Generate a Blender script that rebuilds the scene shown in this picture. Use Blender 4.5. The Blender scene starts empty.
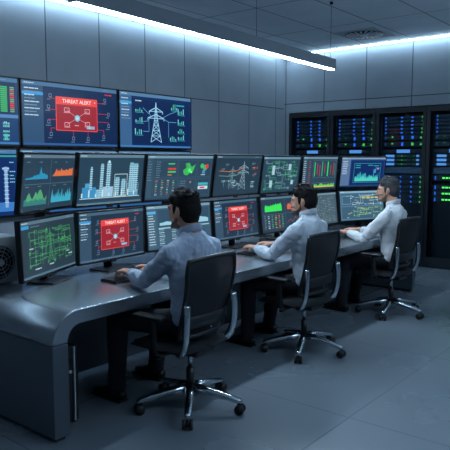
import bpy, bmesh, math, random
from mathutils import Vector, Matrix, Quaternion
random.seed(7)
PI = math.pi
sc = bpy.context.scene
COL = sc.collection
sc.view_settings.view_transform = 'Standard'
sc.view_settings.look = 'None'
sc.view_settings.exposure = 0.0

# ------------------------------------------------------------------ helpers
def lin(c):
    return c / 12.92 if c <= 0.04045 else ((c + 0.055) / 1.055) ** 2.4
def rgb(r, g, b):
    return (lin(r / 255), lin(g / 255), lin(b / 255), 1.0)

def mat(name, color, rough=0.5, metal=0.0, emit=None, es=0.0, bump=None, aniso=0.0, spec=0.5):
    m = bpy.data.materials.new(name); m.use_nodes = True
    nt = m.node_tree; b = nt.nodes['Principled BSDF']
    b.inputs['Base Color'].default_value = color
    b.inputs['Roughness'].default_value = rough
    b.inputs['Metallic'].default_value = metal
    b.inputs['Specular IOR Level'].default_value = spec
    if emit:
        b.inputs['Emission Color'].default_value = emit
        b.inputs['Emission Strength'].default_value = es
    if bump:                                   # (scale xyz, strength, distance)
        tc = nt.nodes.new('ShaderNodeTexCoord'); mp = nt.nodes.new('ShaderNodeMapping')
        mp.inputs['Scale'].default_value = bump[0]
        nz = nt.nodes.new('ShaderNodeTexNoise'); nz.inputs['Scale'].default_value = 1.0
        nz.inputs['Detail'].default_value = 4
        bp = nt.nodes.new('ShaderNodeBump'); bp.inputs['Strength'].default_value = bump[1]
        bp.inputs['Distance'].default_value = bump[2]
        nt.links.new(tc.outputs['Object'], mp.inputs['Vector'])
        nt.links.new(mp.outputs['Vector'], nz.inputs['Vector'])
        nt.links.new(nz.outputs['Fac'], bp.inputs['Height'])
        nt.links.new(bp.outputs['Normal'], b.inputs['Normal'])
    return m

def panel_mat(name, c1, c2, joint, axes, off, bw, rh, mortar, rough, noise=2.5, bumpd=0.004, var=0.12, holes=None, spec=0.4, roughvar=0.0):
    """large panels with thin joints; axes picks the two object axes that run along the panels"""
    m = bpy.data.materials.new(name); m.use_nodes = True
    nt = m.node_tree; N = nt.nodes; L = nt.links; b = N['Principled BSDF']
    tc = N.new('ShaderNodeTexCoord'); sx = N.new('ShaderNodeSeparateXYZ'); cx = N.new('ShaderNodeCombineXYZ')
    L.new(tc.outputs['Object'], sx.inputs[0])
    L.new(sx.outputs[axes[0]], cx.inputs[0]); L.new(sx.outputs[axes[1]], cx.inputs[1])
    mp = N.new('ShaderNodeMapping'); mp.inputs['Location'].default_value = (-off[0], -off[1], 0)
    L.new(cx.outputs[0], mp.inputs['Vector'])
    br = N.new('ShaderNodeTexBrick'); br.offset = 0.0; br.squash = 1.0
    br.inputs['Scale'].default_value = 1.0
    br.inputs['Brick Width'].default_value = bw; br.inputs['Row Height'].default_value = rh
    br.inputs['Mortar Size'].default_value = mortar; br.inputs['Mortar Smooth'].default_value = 0.2
    br.inputs['Color1'].default_value = c1; br.inputs['Color2'].default_value = c2
    br.inputs['Mortar'].default_value = joint
    L.new(mp.outputs[0], br.inputs['Vector'])
    nz = N.new('ShaderNodeTexNoise'); nz.inputs['Scale'].default_value = noise; nz.inputs['Detail'].default_value = 8
    L.new(tc.outputs['Object'], nz.inputs['Vector'])
    rp = N.new('ShaderNodeMapRange'); rp.inputs[1].default_value = 0.3; rp.inputs[2].default_value = 0.7
    rp.inputs[3].default_value = 1 - var; rp.inputs[4].default_value = 1 + var
    L.new(nz.outputs['Fac'], rp.inputs[0])
    mx = N.new('ShaderNodeMix'); mx.data_type = 'RGBA'; mx.blend_type = 'MULTIPLY'; mx.inputs[0].default_value = 1.0
    L.new(br.outputs['Color'], mx.inputs[6]); L.new(rp.outputs[0], mx.inputs[7])
    L.new(mx.outputs[2], b.inputs['Base Color'])
    b.inputs['Roughness'].default_value = rough; b.inputs['Specular IOR Level'].default_value = spec
    if roughvar:
        r2 = N.new('ShaderNodeMapRange'); r2.inputs[1].default_value = 0.3; r2.inputs[2].default_value = 0.7
        r2.inputs[3].default_value = rough - roughvar; r2.inputs[4].default_value = rough + roughvar
        L.new(nz.outputs['Fac'], r2.inputs[0]); L.new(r2.outputs[0], b.inputs['Roughness'])
    bp = N.new('ShaderNodeBump'); bp.inputs['Strength'].default_value = 0.5; bp.inputs['Distance'].default_value = bumpd
    bp.invert = True
    L.new(br.outputs['Fac'], bp.inputs['Height']); L.new(bp.outputs[0], b.inputs['Normal'])
    return m

def link(name, me, parent=None, loc=(0, 0, 0), rz=0.0):
    o = bpy.data.objects.new(name, me); COL.objects.link(o)
    o.parent = parent; o.location = loc; o.rotation_euler = (0, 0, rz)
    return o
def obj(name, bm, mats, parent=None, loc=(0, 0, 0), rz=0.0, smooth=False):
    me = bpy.data.meshes.new(name)
    bmesh.ops.recalc_face_normals(bm, faces=bm.faces[:])
    if smooth:
        for f in bm.faces: f.smooth = True
    bm.to_mesh(me); bm.free()
    for m in (mats if isinstance(mats, (list, tuple)) else [mats]): me.materials.append(m)
    return link(name, me, parent, loc, rz)
def tag(o, label, cat, group=None):
    o['label'] = label; o['category'] = cat
    if group: o['group'] = group
    return o
def thing(name, label, cat, loc=(0, 0, 0), rz=0.0, group=None):
    return tag(link(name, None, None, loc, rz), label, cat, group)
def struct(o):
    o['kind'] = 'structure'; return o

def B():
    return bmesh.new()
def box(bm, c, s, bev=0.0, M=None, mi=0, seg=2):
    t = bmesh.new()
    bmesh.ops.create_cube(t, size=1.0)
    for v in t.verts: v.co = Vector((v.co.x * s[0], v.co.y * s[1], v.co.z * s[2]))
    if bev: bmesh.ops.bevel(t, geom=t.edges[:], offset=bev, segments=seg, profile=0.5, affect='EDGES')
    T = Matrix.Translation(c)
    if M is not None: T = M @ T
    merge(bm, t, T, mi)
def merge(bm, t, T=None, mi=0, smooth=None):
    vs = {}
    for v in t.verts: vs[v] = bm.verts.new(T @ v.co if T is not None else v.co)
    for f in t.faces:
        try: g = bm.faces.new([vs[v] for v in f.verts])
        except ValueError: continue
        g.material_index = mi; g.smooth = f.smooth if smooth is None else smooth
    t.free()
def frames(pts, up=Vector((0, 0, 1))):
    out = []; n = len(pts)
    for i in range(n):
        d = (pts[min(i + 1, n - 1)] - pts[max(i - 1, 0)])
        d = d.normalized() if d.length > 1e-9 else Vector((0, 0, 1))
        u = up - d * up.dot(d)
        if u.length < 1e-3: u = Vector((0, 1, 0)) - d * d.y
        if u.length < 1e-3: u = Vector((1, 0, 0))
        u.normalize(); out.append((d, d.cross(u), u))
    return out
def tube(bm, pts, rad, n=10, up=(0, 0, 1), rounded=True, mi=0, smooth=True):
    """swept elliptical tube; rad: one value or (side, up) per point"""
    pts = [Vector(p) for p in pts]; up = Vector(up)
    R = [r if isinstance(r, (tuple, list)) else (r, r) for r in (rad if isinstance(rad, list) else [rad] * len(pts))]
    fr = frames(pts, up)
    P, RR, FF = [], [], []
    def add(p, r, f): P.append(p); RR.append(r); FF.append(f)
    if rounded:
        for a in (0.98, 0.8, 0.5): 
            k = math.sqrt(1 - a * a); add(pts[0] - fr[0][0] * min(R[0]) * a, (R[0][0] * k, R[0][1] * k), fr[0])
    for p, r, f in zip(pts, R, fr): add(p, r, f)
    if rounded:
        for a in (0.5, 0.8, 0.98):
            k = math.sqrt(1 - a * a); add(pts[-1] + fr[-1][0] * min(R[-1]) * a, (R[-1][0] * k, R[-1][1] * k), fr[-1])
    rings = []
    for p, r, (d, s, u) in zip(P, RR, FF):
        rings.append([bm.verts.new(p + s * math.cos(2 * PI * k / n) * r[0] + u * math.sin(2 * PI * k / n) * r[1]) for k in range(n)])
    fs = []
    for a, b in zip(rings, rings[1:]):
        for k in range(n): fs.append(bm.faces.new((a[k], a[(k + 1) % n], b[(k + 1) % n], b[k])))
    fs.append(bm.faces.new(rings[0][::-1])); fs.append(bm.faces.new(rings[-1]))
    for f in fs: f.material_index = mi; f.smooth = smooth
def ell(bm, c, r, M=None, n=20, mi=0):
    t = bmesh.new(); bmesh.ops.create_uvsphere(t, u_segments=n, v_segments=n // 2 + 2, radius=1.0)
    T = Matrix.Translation(c) @ (M.to_4x4() if M is not None else Matrix.Identity(4)) @ Matrix.Diagonal((r[0], r[1], r[2], 1))
    merge(bm, t, T, mi, True)
def cyl(bm, p0, p1, r0, r1=None, n=16, mi=0):
    tube(bm, [p0, p1], [r0, r0 if r1 is None else r1], n=n, rounded=False, mi=mi, smooth=False)
    for f in bm.faces[-(n + 2):] if False else []: pass
def sweep_rect(bm, pts, w, t, up=(0, 0, 1), mi=0, smooth=True):
    """rectangular bar along a path: w sideways, t along up"""
    pts = [Vector(p) for p in pts]; fr = frames(pts, Vector(up)); rings = []
    W = w if isinstance(w, list) else [w] * len(pts); T = t if isinstance(t, list) else [t] * len(pts)
    for p, (d, s, u), ww, tt in zip(pts, fr, W, T):
        c = min(ww, tt) * 0.3; x, y = ww / 2, tt / 2
        prof = [(-x, -y + c), (-x + c, -y), (x - c, -y), (x, -y + c), (x, y - c), (x - c, y), (-x + c, y), (-x, y - c)]
        rings.append([bm.verts.new(p + s * a + u * b) for a, b in prof])
    for a, b in zip(rings, rings[1:]):
        for k in range(8):
            f = bm.faces.new((a[k], a[(k + 1) % 8], b[(k + 1) % 8], b[k])); f.material_index = mi; f.smooth = smooth
    for r in (rings[0][::-1], rings[-1]): bm.faces.new(r).material_index = mi
def spline(ps, n=6):
    ps = [Vector(p) for p in ps]; out = []
    for i in range(len(ps) - 1):
        p0, p1, p2, p3 = ps[max(i - 1, 0)], ps[i], ps[i + 1], ps[min(i + 2, len(ps) - 1)]
        for k in range(n):
            t = k / n
            out.append(0.5 * ((2 * p1) + (p2 - p0) * t + (2 * p0 - 5 * p1 + 4 * p2 - p3) * t * t + (-p0 + 3 * p1 - 3 * p2 + p3) * t ** 3))
    return out + [ps[-1]]

def sculpt(name, bm, m, voxel, smooth_it, parent=None, disp=None, loc=(0, 0, 0), rz=0.0):
    """fuse overlapping closed pieces of one bmesh into one continuous surface"""
    me = bpy.data.meshes.new(name); bmesh.ops.recalc_face_normals(bm, faces=bm.faces[:]); bm.to_mesh(me); bm.free()
    o = bpy.data.objects.new(name, me); COL.objects.link(o)
    r = o.modifiers.new('r', 'REMESH'); r.mode = 'VOXEL'; r.voxel_size = voxel
    s = o.modifiers.new('s', 'SMOOTH'); s.factor = 0.5; s.iterations = smooth_it
    if disp:
        for sz, st in disp:
            tx = bpy.data.textures.new(name + '_folds', 'CLOUDS'); tx.noise_scale = sz; tx.noise_depth = 2
            d = o.modifiers.new('d', 'DISPLACE'); d.texture = tx; d.strength = st; d.mid_level = 0.5; d.texture_coords = 'LOCAL'
    dg = bpy.context.evaluated_depsgraph_get()
    nm = bpy.data.meshes.new_from_object(o.evaluated_get(dg)); nm.name = name
    o.modifiers.clear(); o.data = nm; bpy.data.meshes.remove(me)
    nm.materials.clear(); nm.materials.append(m)
    for p in nm.polygons: p.use_smooth = True
    o.parent = parent; o.location = loc; o.rotation_euler = (0, 0, rz)
    return o

# ------------------------------------------------------------------ materials
M = {}
M['floor'] = panel_mat('floor_vinyl', rgb(106, 114, 122), rgb(108, 116, 124), rgb(88, 96, 104), ('X', 'Y'), (0.35, 0.2), 1.5, 1.5, 0.006, 0.27, 0.9, 0.001, 0.05, spec=0.5, roughvar=0.012)
M['wall_l'] = panel_mat('concrete_panels', rgb(142, 151, 160), rgb(138, 147, 157), rgb(70, 76, 84), ('X', 'Z'), (4.17 - 0.755 * 12, 0), 0.755, 2.47, 0.008, 0.6, 1.8, 0.006, 0.08)
M['wall_b'] = panel_mat('concrete_panels_end', rgb(142, 151, 160), rgb(138, 147, 157), rgb(70, 76, 84), ('Y', 'Z'), (5.125 - 0.743 * 14, 0.10), 0.743, 2.45, 0.008, 0.6, 1.8, 0.006, 0.08)
M['ceil'] = panel_mat('ceiling_tiles', rgb(205, 213, 220), rgb(201, 209, 216), rgb(112, 120, 128), ('X', 'Y'), (0.2, 2.90 - 0.725 * 10), 1.45, 0.725, 0.010, 0.8, 3.0, 0.004, 0.05)
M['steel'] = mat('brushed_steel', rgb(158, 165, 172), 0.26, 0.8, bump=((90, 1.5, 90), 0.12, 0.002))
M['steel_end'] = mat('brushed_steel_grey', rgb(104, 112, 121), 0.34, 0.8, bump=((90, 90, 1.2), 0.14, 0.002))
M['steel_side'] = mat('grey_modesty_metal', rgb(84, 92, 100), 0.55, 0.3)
M['black'] = mat('black_plastic', rgb(17, 19, 23), 0.42)
M['bezel'] = mat('bezel_black', rgb(12, 14, 18), 0.35)
M['dark'] = mat('dark_metal', rgb(26, 30, 35), 0.45, 0.5)
M['rackm'] = mat('rack_black', rgb(27, 34, 42), 0.45, 0.2)
M['face'] = mat('server_face', rgb(44, 54, 64), 0.5, 0.2)
M['face2'] = mat('server_face_grey', rgb(96, 110, 124), 0.5, 0.1)
M['chrome'] = mat('polished_aluminium', rgb(196, 204, 210), 0.2, 1.0)
M['fabric'] = mat('black_chair_fabric', rgb(15, 18, 24), 0.9, bump=((300, 300, 300), 0.3, 0.001))
M['rubber'] = mat('black_rubber', rgb(14, 14, 16), 0.6)
M['silver'] = mat('silver_box', rgb(190, 196, 202), 0.5, 0.0)
M['white'] = mat('white_plate', rgb(205, 210, 214), 0.5)
M['key'] = mat('key_black', rgb(34, 37, 42), 0.5)
M['led_strip'] = mat('led_diffuser', (0.8, 0.9, 1, 1), 0.5, emit=(0.60, 0.81, 1.0, 1), es=145.0)
M['cove'] = mat('cove_diffuser', (0.8, 0.9, 1, 1), 0.5, emit=(0.55, 0.80, 1.0, 1), es=21.0)
M['blue'] = mat('blue_light', (0, 0, 0, 1), 0.5, emit=rgb(40, 105, 230), es=1.2)
M['pale'] = mat('pale_blue_light', (0, 0, 0, 1), 0.5, emit=rgb(100, 165, 245), es=0.85)
M['green'] = mat('green_light', (0, 0, 0, 1), 0.5, emit=rgb(70, 205, 70), es=1.1)
M['bright_green'] = mat('bright_green_light', (0, 0, 0, 1), 0.5, emit=rgb(80, 230, 80), es=2.4)
M['dim'] = mat('dim_green_light', (0, 0, 0, 1), 0.5, emit=rgb(40, 130, 60), es=0.7)
M['dimb'] = mat('dim_blue_light', (0, 0, 0, 1), 0.5, emit=rgb(50, 95, 140), es=0.5)
M['shoe'] = mat('black_leather', rgb(16, 16, 18), 0.35)
M['trouser'] = mat('dark_navy_wool', rgb(20, 23, 32), 0.9)
def shirt_mat(name, c):
    return mat(name, c, 0.8, bump=((20, 20, 8), 0.6, 0.014), spec=0.2)
M['shirt_blue'] = shirt_mat('pale_blue_cotton', rgb(170, 180, 198))
M['shirt_pale'] = shirt_mat('pale_grey_cotton', rgb(190, 196, 205))
M['shirt_white'] = shirt_mat('white_cotton', rgb(212, 212, 214))
M['skin'] = mat('skin', rgb(196, 142, 118), 0.5)
M['skin'].node_tree.nodes['Principled BSDF'].inputs['Subsurface Weight'].default_value = 0.08
M['skin'].node_tree.nodes['Principled BSDF'].inputs['Subsurface Radius'].default_value = (0.01, 0.004, 0.002)
M['hair'] = mat('dark_brown_hair', rgb(26, 21, 20), 0.8, spec=0.2, bump=((60, 60, 160), 0.6, 0.006))
M['hair_grey'] = mat('grey_hair', rgb(72, 70, 71), 0.8, spec=0.2, bump=((60, 60, 160), 0.6, 0.006))
M['stubble'] = mat('stubble', rgb(120, 86, 74), 0.8)
M['beard'] = mat('dark_beard', rgb(66, 48, 42), 0.8)
M['beard_grey'] = mat('greying_beard', rgb(128, 102, 90), 0.8)
M['eye'] = mat('eye_white', rgb(220, 220, 220), 0.2)
M['iris'] = mat('iris_dark', rgb(30, 22, 18), 0.2)

# mesh weave of the chair backs: a fine open net
m = bpy.data.materials.new('black_net'); m.use_nodes = True; nt = m.node_tree
b = nt.nodes['Principled BSDF']; b.inputs['Base Color'].default_value = rgb(12, 14, 19); b.inputs['Roughness'].default_value = 0.9
tr = nt.nodes.new('ShaderNodeBsdfTransparent'); mix = nt.nodes.new('ShaderNodeMixShader'); mix.inputs[0].default_value = 0.95
nt.links.new(tr.outputs[0], mix.inputs[1]); nt.links.new(b.outputs[0], mix.inputs[2])
nt.links.new(mix.outputs[0], nt.nodes['Material Output'].inputs['Surface']); M['net'] = m
# rack door glass
m = bpy.data.materials.new('smoked_glass'); m.use_nodes = True; nt = m.node_tree
nt.nodes.remove(nt.nodes['Principled BSDF'])
tr = nt.nodes.new('ShaderNodeBsdfTransparent'); tr.inputs[0].default_value = (0.86, 0.93, 0.97, 1)
gl = nt.nodes.new('ShaderNodeBsdfGlossy'); gl.inputs['Roughness'].default_value = 0.03
fr = nt.nodes.new('ShaderNodeFresnel'); fr.inputs[0].default_value = 1.22
mix = nt.nodes.new('ShaderNodeMixShader'); nt.links.new(fr.outputs[0], mix.inputs[0])
nt.links.new(tr.outputs[0], mix.inputs[1]); nt.links.new(gl.outputs[0], mix.inputs[2])
nt.links.new(mix.outputs[0], nt.nodes['Material Output'].inputs['Surface']); M['glass'] = m
# screens: the drawn colours of every screen are light the screen gives off
m = bpy.data.materials.new('lit_screen'); m.use_nodes = True; nt = m.node_tree
b = nt.nodes['Principled BSDF']; b.inputs['Base Color'].default_value = (0.004, 0.005, 0.007, 1); b.inputs['Roughness'].default_value = 0.3
b.inputs['Specular IOR Level'].default_value = 0.25
at = nt.nodes.new('ShaderNodeAttribute'); at.attribute_name = 'col'
nt.links.new(at.outputs['Color'], b.inputs['Emission Color']); b.inputs['Emission Strength'].default_value = 1.05; M['screen'] = m

# ------------------------------------------------------------------ camera
F = 612.0; PITCH = math.atan(65 / F); YAW = math.atan((495 / F) * math.cos(PITCH))
cam = bpy.data.cameras.new('camera'); co = bpy.data.objects.new('camera', cam); COL.objects.link(co)
cam.sensor_fit = 'HORIZONTAL'; cam.sensor_width = 36; cam.lens = F / 450 * 36
co.location = (0, 0, 1.6)
co.rotation_euler = (PI / 2 - PITCH, 0, YAW - PI / 2)
sc.camera = co

# ------------------------------------------------------------------ room
XR, YW, ZC = 8.96, 5.90, 3.37
X0, Y0 = -1.5, -2.5
bm = B(); box(bm, ((X0 + 10.2) / 2, (Y0 + 6.1) / 2, -0.05), (10.2 - X0, 6.1 - Y0, 0.1)); struct(obj('floor', bm, M['floor']))
bm = B(); box(bm, ((X0 + 10.2) / 2, (Y0 + 6.1) / 2, ZC + 0.06), (10.2 - X0, 6.1 - Y0, 0.12)); struct(obj('ceiling', bm, M['ceil']))
bm = B(); box(bm, ((X0 + 10.2) / 2, YW + 0.1, ZC / 2), (10.2 - X0, 0.2, ZC)); struct(obj('wall_left', bm, M['wall_l']))
bm = B()                                         # end wall with the niche that takes the racks
box(bm, (XR + 0.62, (Y0 + YW) / 2, (ZC + 2.40) / 2), (1.24, YW - Y0, ZC - 2.40))
box(bm, (XR + 0.62, (YW + 5.79) / 2, 1.2), (1.24, YW - 5.79, 2.40))
box(bm, (XR + 1.17, (2.58 + 5.79) / 2, 1.2), (0.14, 5.79 - 2.58, 2.40))
box(bm, (XR + 0.62, (Y0 + 2.58) / 2, 1.2), (1.24, 2.58 - Y0, 2.40))
struct(obj('wall_back', bm, M['wall_b']))

def strip_light(name, label, p0, p1, w, h):
    """slim recessed light along a wall head: housing and glowing diffuser"""
    p0, p1 = Vector(p0), Vector(p1); c = (p0 + p1) / 2; d = p1 - p0
    along_x = abs(d.x) > abs(d.y)
    t = thing(name, label, 'light', c)
    s = (d.length, w, h) if along_x else (w, d.length, h)
    bm = B(); box(bm, (0, 0, h * 0.3), (s[0], s[1], h * 0.4)); obj('housing', bm, M['white'], t)
    bm = B(); s2 = (s[0] - 0.01, s[1] - 0.006, h * 0.6) if along_x else (s[0] - 0.006, s[1] - 0.01, h * 0.6)
    box(bm, (0, 0, -h * 0.2), s2, 0.003); obj('diffuser', bm, M['cove'], t)
strip_light('cove_light', 'long glowing light line where the monitor wall meets the ceiling', (X0 + 0.1, YW - 0.075, ZC - 0.015), (XR - 0.12, YW - 0.075, ZC - 0.015), 0.055, 0.026)
strip_light('cove_light', 'glowing light line under the ceiling above the server racks', (XR - 0.075, Y0 + 0.1, ZC - 0.015), (XR - 0.075, YW - 0.12, ZC - 0.015), 0.055, 0.026)

# pendant
pa, pb = Vector((2.60, 3.38, 2.62)), Vector((6.36, 3.53, 2.62))
d = pb - pa; L = d.length
t = thing('pendant_light', 'long dark linear light hanging on thin wires over the monitors', 'light', (pa + pb) / 2, math.atan2(d.y, d.x))
bm = B(); box(bm, (0, 0, 0.068), (L, 0.085, 0.115), 0.004); obj('housing', bm, mat('grey_painted_metal', rgb(112, 122, 132), 0.5, 0.2), t)
bm = B(); box(bm, (0, 0, 0.008), (L - 0.02, 0.05, 0.012), 0.002); obj('diffuser', bm, M['led_strip'], t)
for x in (-L / 2 + 0.12, L * 0.08, L / 2 - 0.06):
    bm = B(); tube(bm, [(x, 0, 0.11), (x, 0, ZC - 2.62)], 0.0022, n=6, rounded=False)
    tube(bm, [(x, 0, 0.10), (x, 0, 0.135)], 0.008, n=8); tube(bm, [(x, 0, ZC - 2.645), (x, 0, ZC - 2.62)], 0.02, n=10, rounded=False)
    obj('suspension_wire', bm, M['dark'], t)

# swirl diffuser in the ceiling
t = thing('ceiling_vent', 'square ceiling air vent with a round swirl of dark slots', 'vent', (8.13, 4.02, ZC))
bm = B(); box(bm, (0, 0, -0.008), (0.66, 0.62, 0.014), 0.003); obj('plate', bm, mat('vent_plate', rgb(150, 158, 165), 0.6), t)
bm = B(); tube(bm, [(0, 0, -0.014), (0, 0, -0.019)], 0.27, n=40, rounded=False); obj('slot_disc', bm, M['black'], t)
bm = B()
for k in range(20):
    a = 2 * PI * k / 20
    for a0, r0, r1, wd in ((a, 0.07, 0.255, 0.030),):
        c, s = math.cos(a0), math.sin(a0); c2, s2 = math.cos(a0 + 0.25), math.sin(a0 + 0.25)
        sweep_rect(bm, [(c * r0, s * r0, -0.022), (c2 * r1, s2 * r1, -0.022)], [0.008, wd], 0.006)
obj('vane', bm, M['silver'], t)
bm = B(); tube(bm, [(0, 0, -0.014), (0, 0, -0.028)], 0.06, n=24, rounded=False); obj('hub', bm, M['silver'], t)

# ------------------------------------------------------------------ screen drawings
class Cv:
    def __init__(s, w, h):
        s.w, s.h = w, h; s.V = []; s.F = []; s.C = []
    def poly(s, pts, col, l=1):
        n = len(s.V); s.V += [((u - .5) * s.w, -0.0005 * l, (v - .5) * s.h) for u, v in pts]
        s.F.append(list(range(n, n + len(pts)))); s.C.append(col)
    def rect(s, u0, v0, u1, v1, col, l=1): s.poly([(u0, v0), (u1, v0), (u1, v1), (u0, v1)], col, l)
    def line(s, pts, col, t=0.004, l=2):
        a = s.w / s.h
        for (u0, v0), (u1, v1) in zip(pts, pts[1:]):
            dx, dy = (u1 - u0) * a, v1 - v0; q = math.hypot(dx, dy) or 1
            nx, ny = -dy / q * t / a, dx / q * t
            s.poly([(u0 + nx, v0 + ny), (u0 - nx, v0 - ny), (u1 - nx, v1 - ny), (u1 + nx, v1 + ny)], col, l)
    def circ(s, u, v, r, col, l=3, n=14):
        a = s.w / s.h; s.poly([(u + r / a * math.cos(2 * PI * k / n), v + r * math.sin(2 * PI * k / n)) for k in range(n)], col, l)
    def frame(s, u0, v0, u1, v1, col, t=0.003, l=2): s.line([(u0, v0), (u1, v0), (u1, v1), (u0, v1), (u0, v0)], col, t, l)
    def dash(s, u, v, n, col, l=2, h=0.012, w=0.012):
        """a row of short illegible strokes, as the small print shows in the photo"""
        for k in range(n):
            ww = w * random.uniform(0.5, 1.3); s.rect(u, v, u + ww, v + h, col, l); u += ww + 0.004
    def area(s, u0, v0, u1, v1, ys, col, l=2):
        n = len(ys)
        for k in range(n - 1):
            a, b = u0 + (u1 - u0) * k / (n - 1), u0 + (u1 - u0) * (k + 1) / (n - 1)
            s.poly([(a, v0), (b, v0), (b, v0 + (v1 - v0) * ys[k + 1]), (a, v0 + (v1 - v0) * ys[k])], col, l)
    def text(s, body, u, v, size, col, l=5):
        cu = bpy.data.curves.new('t', 'FONT'); cu.body = body; cu.size = size * s.h * 1.4; cu.align_x = 'CENTER'; cu.align_y = 'CENTER'; cu.offset = 0.0006
        o = bpy.data.objects.new('t', cu); COL.objects.link(o)
        me = bpy.data.meshes.new_from_object(o.evaluated_get(bpy.context.evaluated_depsgraph_get()))
        n = len(s.V); s.V += [((u - .5) * s.w + p.co.x, -0.0005 * l, (v - .5) * s.h + p.co.y) for p in me.vertices]
        for f in me.polygons: s.F.append([n + i for i in f.vertices]); s.C.append(col)
        bpy.data.objects.remove(o); bpy.data.curves.remove(cu); bpy.data.meshes.remove(me)
    def build(s, parent, T):
        me = bpy.data.meshes.new('screen'); me.from_pydata([T @ Vector(v) for v in s.V], [], s.F)
        at = me.color_attributes.new('col', 'FLOAT_COLOR', 'CORNER')
        i = 0
        for p, c in zip(me.polygons, s.C):
            for _ in p.vertices: at.data[i].color = c; i += 1
        me.materials.append(M['screen'])
        return link('screen', me, parent)

W_ = rgb(190, 215, 230); GR = rgb(70, 190, 110); TE = rgb(60, 175, 185); RD = rgb(215, 60, 62); CY = rgb(60, 150, 205)
LG = rgb(110, 140, 158); NAVY = rgb(10, 42, 84); NAV2 = rgb(10, 28, 62); SL = rgb(38, 60, 78); SL2 = rgb(30, 48, 64); OR = rgb(222, 120, 62); YE = rgb(205, 190, 80)
def rnd(n, a, b): return [random.uniform(a, b) for _ in range(n)]
def base(c, bg, head, foot=None):
    c.rect(0, 0, 1, 1, bg, 0); c.rect(0, .94, 1, 1, head, 1); c.dash(.02, .963, 6, W_, 2, .016); c.dash(.84, .963, 5, LG, 2, .014)
    if foot: c.rect(0, 0, 1, .035, foot, 1)
def sidebar(c, w, bg, hi, n=9):
    c.rect(0, 0.035, w, .94, bg, 1); c.rect(0, .79, w, .835, hi, 2)
    for k in range(n): c.dash(.02, .88 - .052 * k, 3, W_ if k % 2 == 0 else LG, 3, .016, w * .2)
def node_box(c, u, v, col, l=2): 
    c.rect(u - .014, v - .03, u + .014, v + .03, col, l); c.rect(u - .009, v - .018, u + .009, v + .02, NAV2, l + 1)
def d_threat(c, big):
    bg = rgb(10, 36, 76) if big else rgb(30, 48, 66); sb = rgb(44, 78, 112) if big else rgb(52, 78, 100)
    base(c, bg, rgb(74, 112, 150) if big else rgb(66, 98, 120), rgb(44, 90, 150) if big else rgb(70, 100, 126)); sidebar(c, .2 if big else .17, sb, rgb(50, 150, 215))
    lr = rgb(190, 52, 62)
    c.dash(.86, .885, 5, RD, 2, .02)
    for u, v, uu, vv in ((.27, .8, .40, .76), (.25, .62, .38, .58), (.25, .38, .38, .42), (.27, .18, .42, .28), (.5, .12, .5, .26), (.66, .12, .62, .26), (.86, .8, .74, .74), (.9, .56, .74, .56), (.9, .36, .74, .42), (.84, .16, .72, .28)):
        c.line([(u, v), (u, vv), (uu, vv)], lr, .004); node_box(c, u, v, rgb(96, 130, 168)); c.dash(u - .03, v - .065, 3, LG, 2, .012)
    # the alert box
    u0, v0, u1, v1 = (.325, .25, .765, .79) if big else (.315, .21, .745, .82)
    c.rect(u0, v0, u1, v1, rgb(150, 34, 46), 4); c.rect(u0, v1 - .12, u1, v1, rgb(228, 66, 62), 5); c.frame(u0, v0, u1, v1, rgb(236, 84, 80), .006, 5)
    cx, cy = (u0 + u1) / 2, (v0 + v1) / 2 - .06
    c.text('THREAT ALERT', cx, v1 - .062, .062, rgb(250, 226, 222), 7); c.dash(u1 - .03, v1 - .06, 1, W_, 6, .02)
    ic = rgb(226, 170, 176)
    for du, dv in ((-.11, .13), (.11, .13), (-.11, -.11), (.11, -.09)):
        c.line([(cx, cy), (cx + du, cy + dv)], ic, .003, 5)
        c.frame(cx + du - .025, cy + dv - .03, cx + du + .025, cy + dv + .03, ic, .005, 6); c.rect(cx + du - .032, cy + dv - .05, cx + du + .032, cy + dv - .042, ic, 6)
    c.circ(cx, cy, .055, rgb(120, 190, 214), 7); c.circ(cx, cy, .03, rgb(170, 216, 230), 8); c.dash(cx - .03, cy - .13, 3, ic, 6, .016)
    c.rect(u1 - .12, v0 + .035, u1 - .03, v0 + .085, rgb(130, 170, 205), 6); c.dash(u1 - .1, v0 + .052, 2, W_, 7)
def pylon(c, u, v0, v1, w, col, t=.006):
    H = v1 - v0
    def y(k): return v0 + H * k
    c.line([(u - w, y(0)), (u - w * .3, y(.55)), (u, y(1))], col, t); c.line([(u + w, y(0)), (u + w * .3, y(.55)), (u, y(1))], col, t)
    ks = [0, .16, .3, .43, .55, .7, .82]
    for a, b in zip(ks, ks[1:]):
        def hw(k): return w - (w * .7) * k / .55 if k < .55 else w * .3 * (1 - (k - .55) / .45)
        c.line([(u - hw(a), y(a)), (u + hw(b), y(b))], col, t * .7); c.line([(u + hw(a), y(a)), (u - hw(b), y(b))], col, t * .7); c.line([(u - hw(b), y(b)), (u + hw(b), y(b))], col, t * .7)
    for k, q in ((.6, 1.5), (.77, 1.25)):
        c.line([(u - w * q, y(k)), (u, y(k + .1)), (u + w * q, y(k))], col, t); c.line([(u - w * q, y(k)), (u + w * q, y(k))], col, t * .8)
        for sg in (-1, 1): c.line([(u + sg * w * q, y(k)), (u + sg * w * q, y(k - .06))], col, t)
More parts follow.
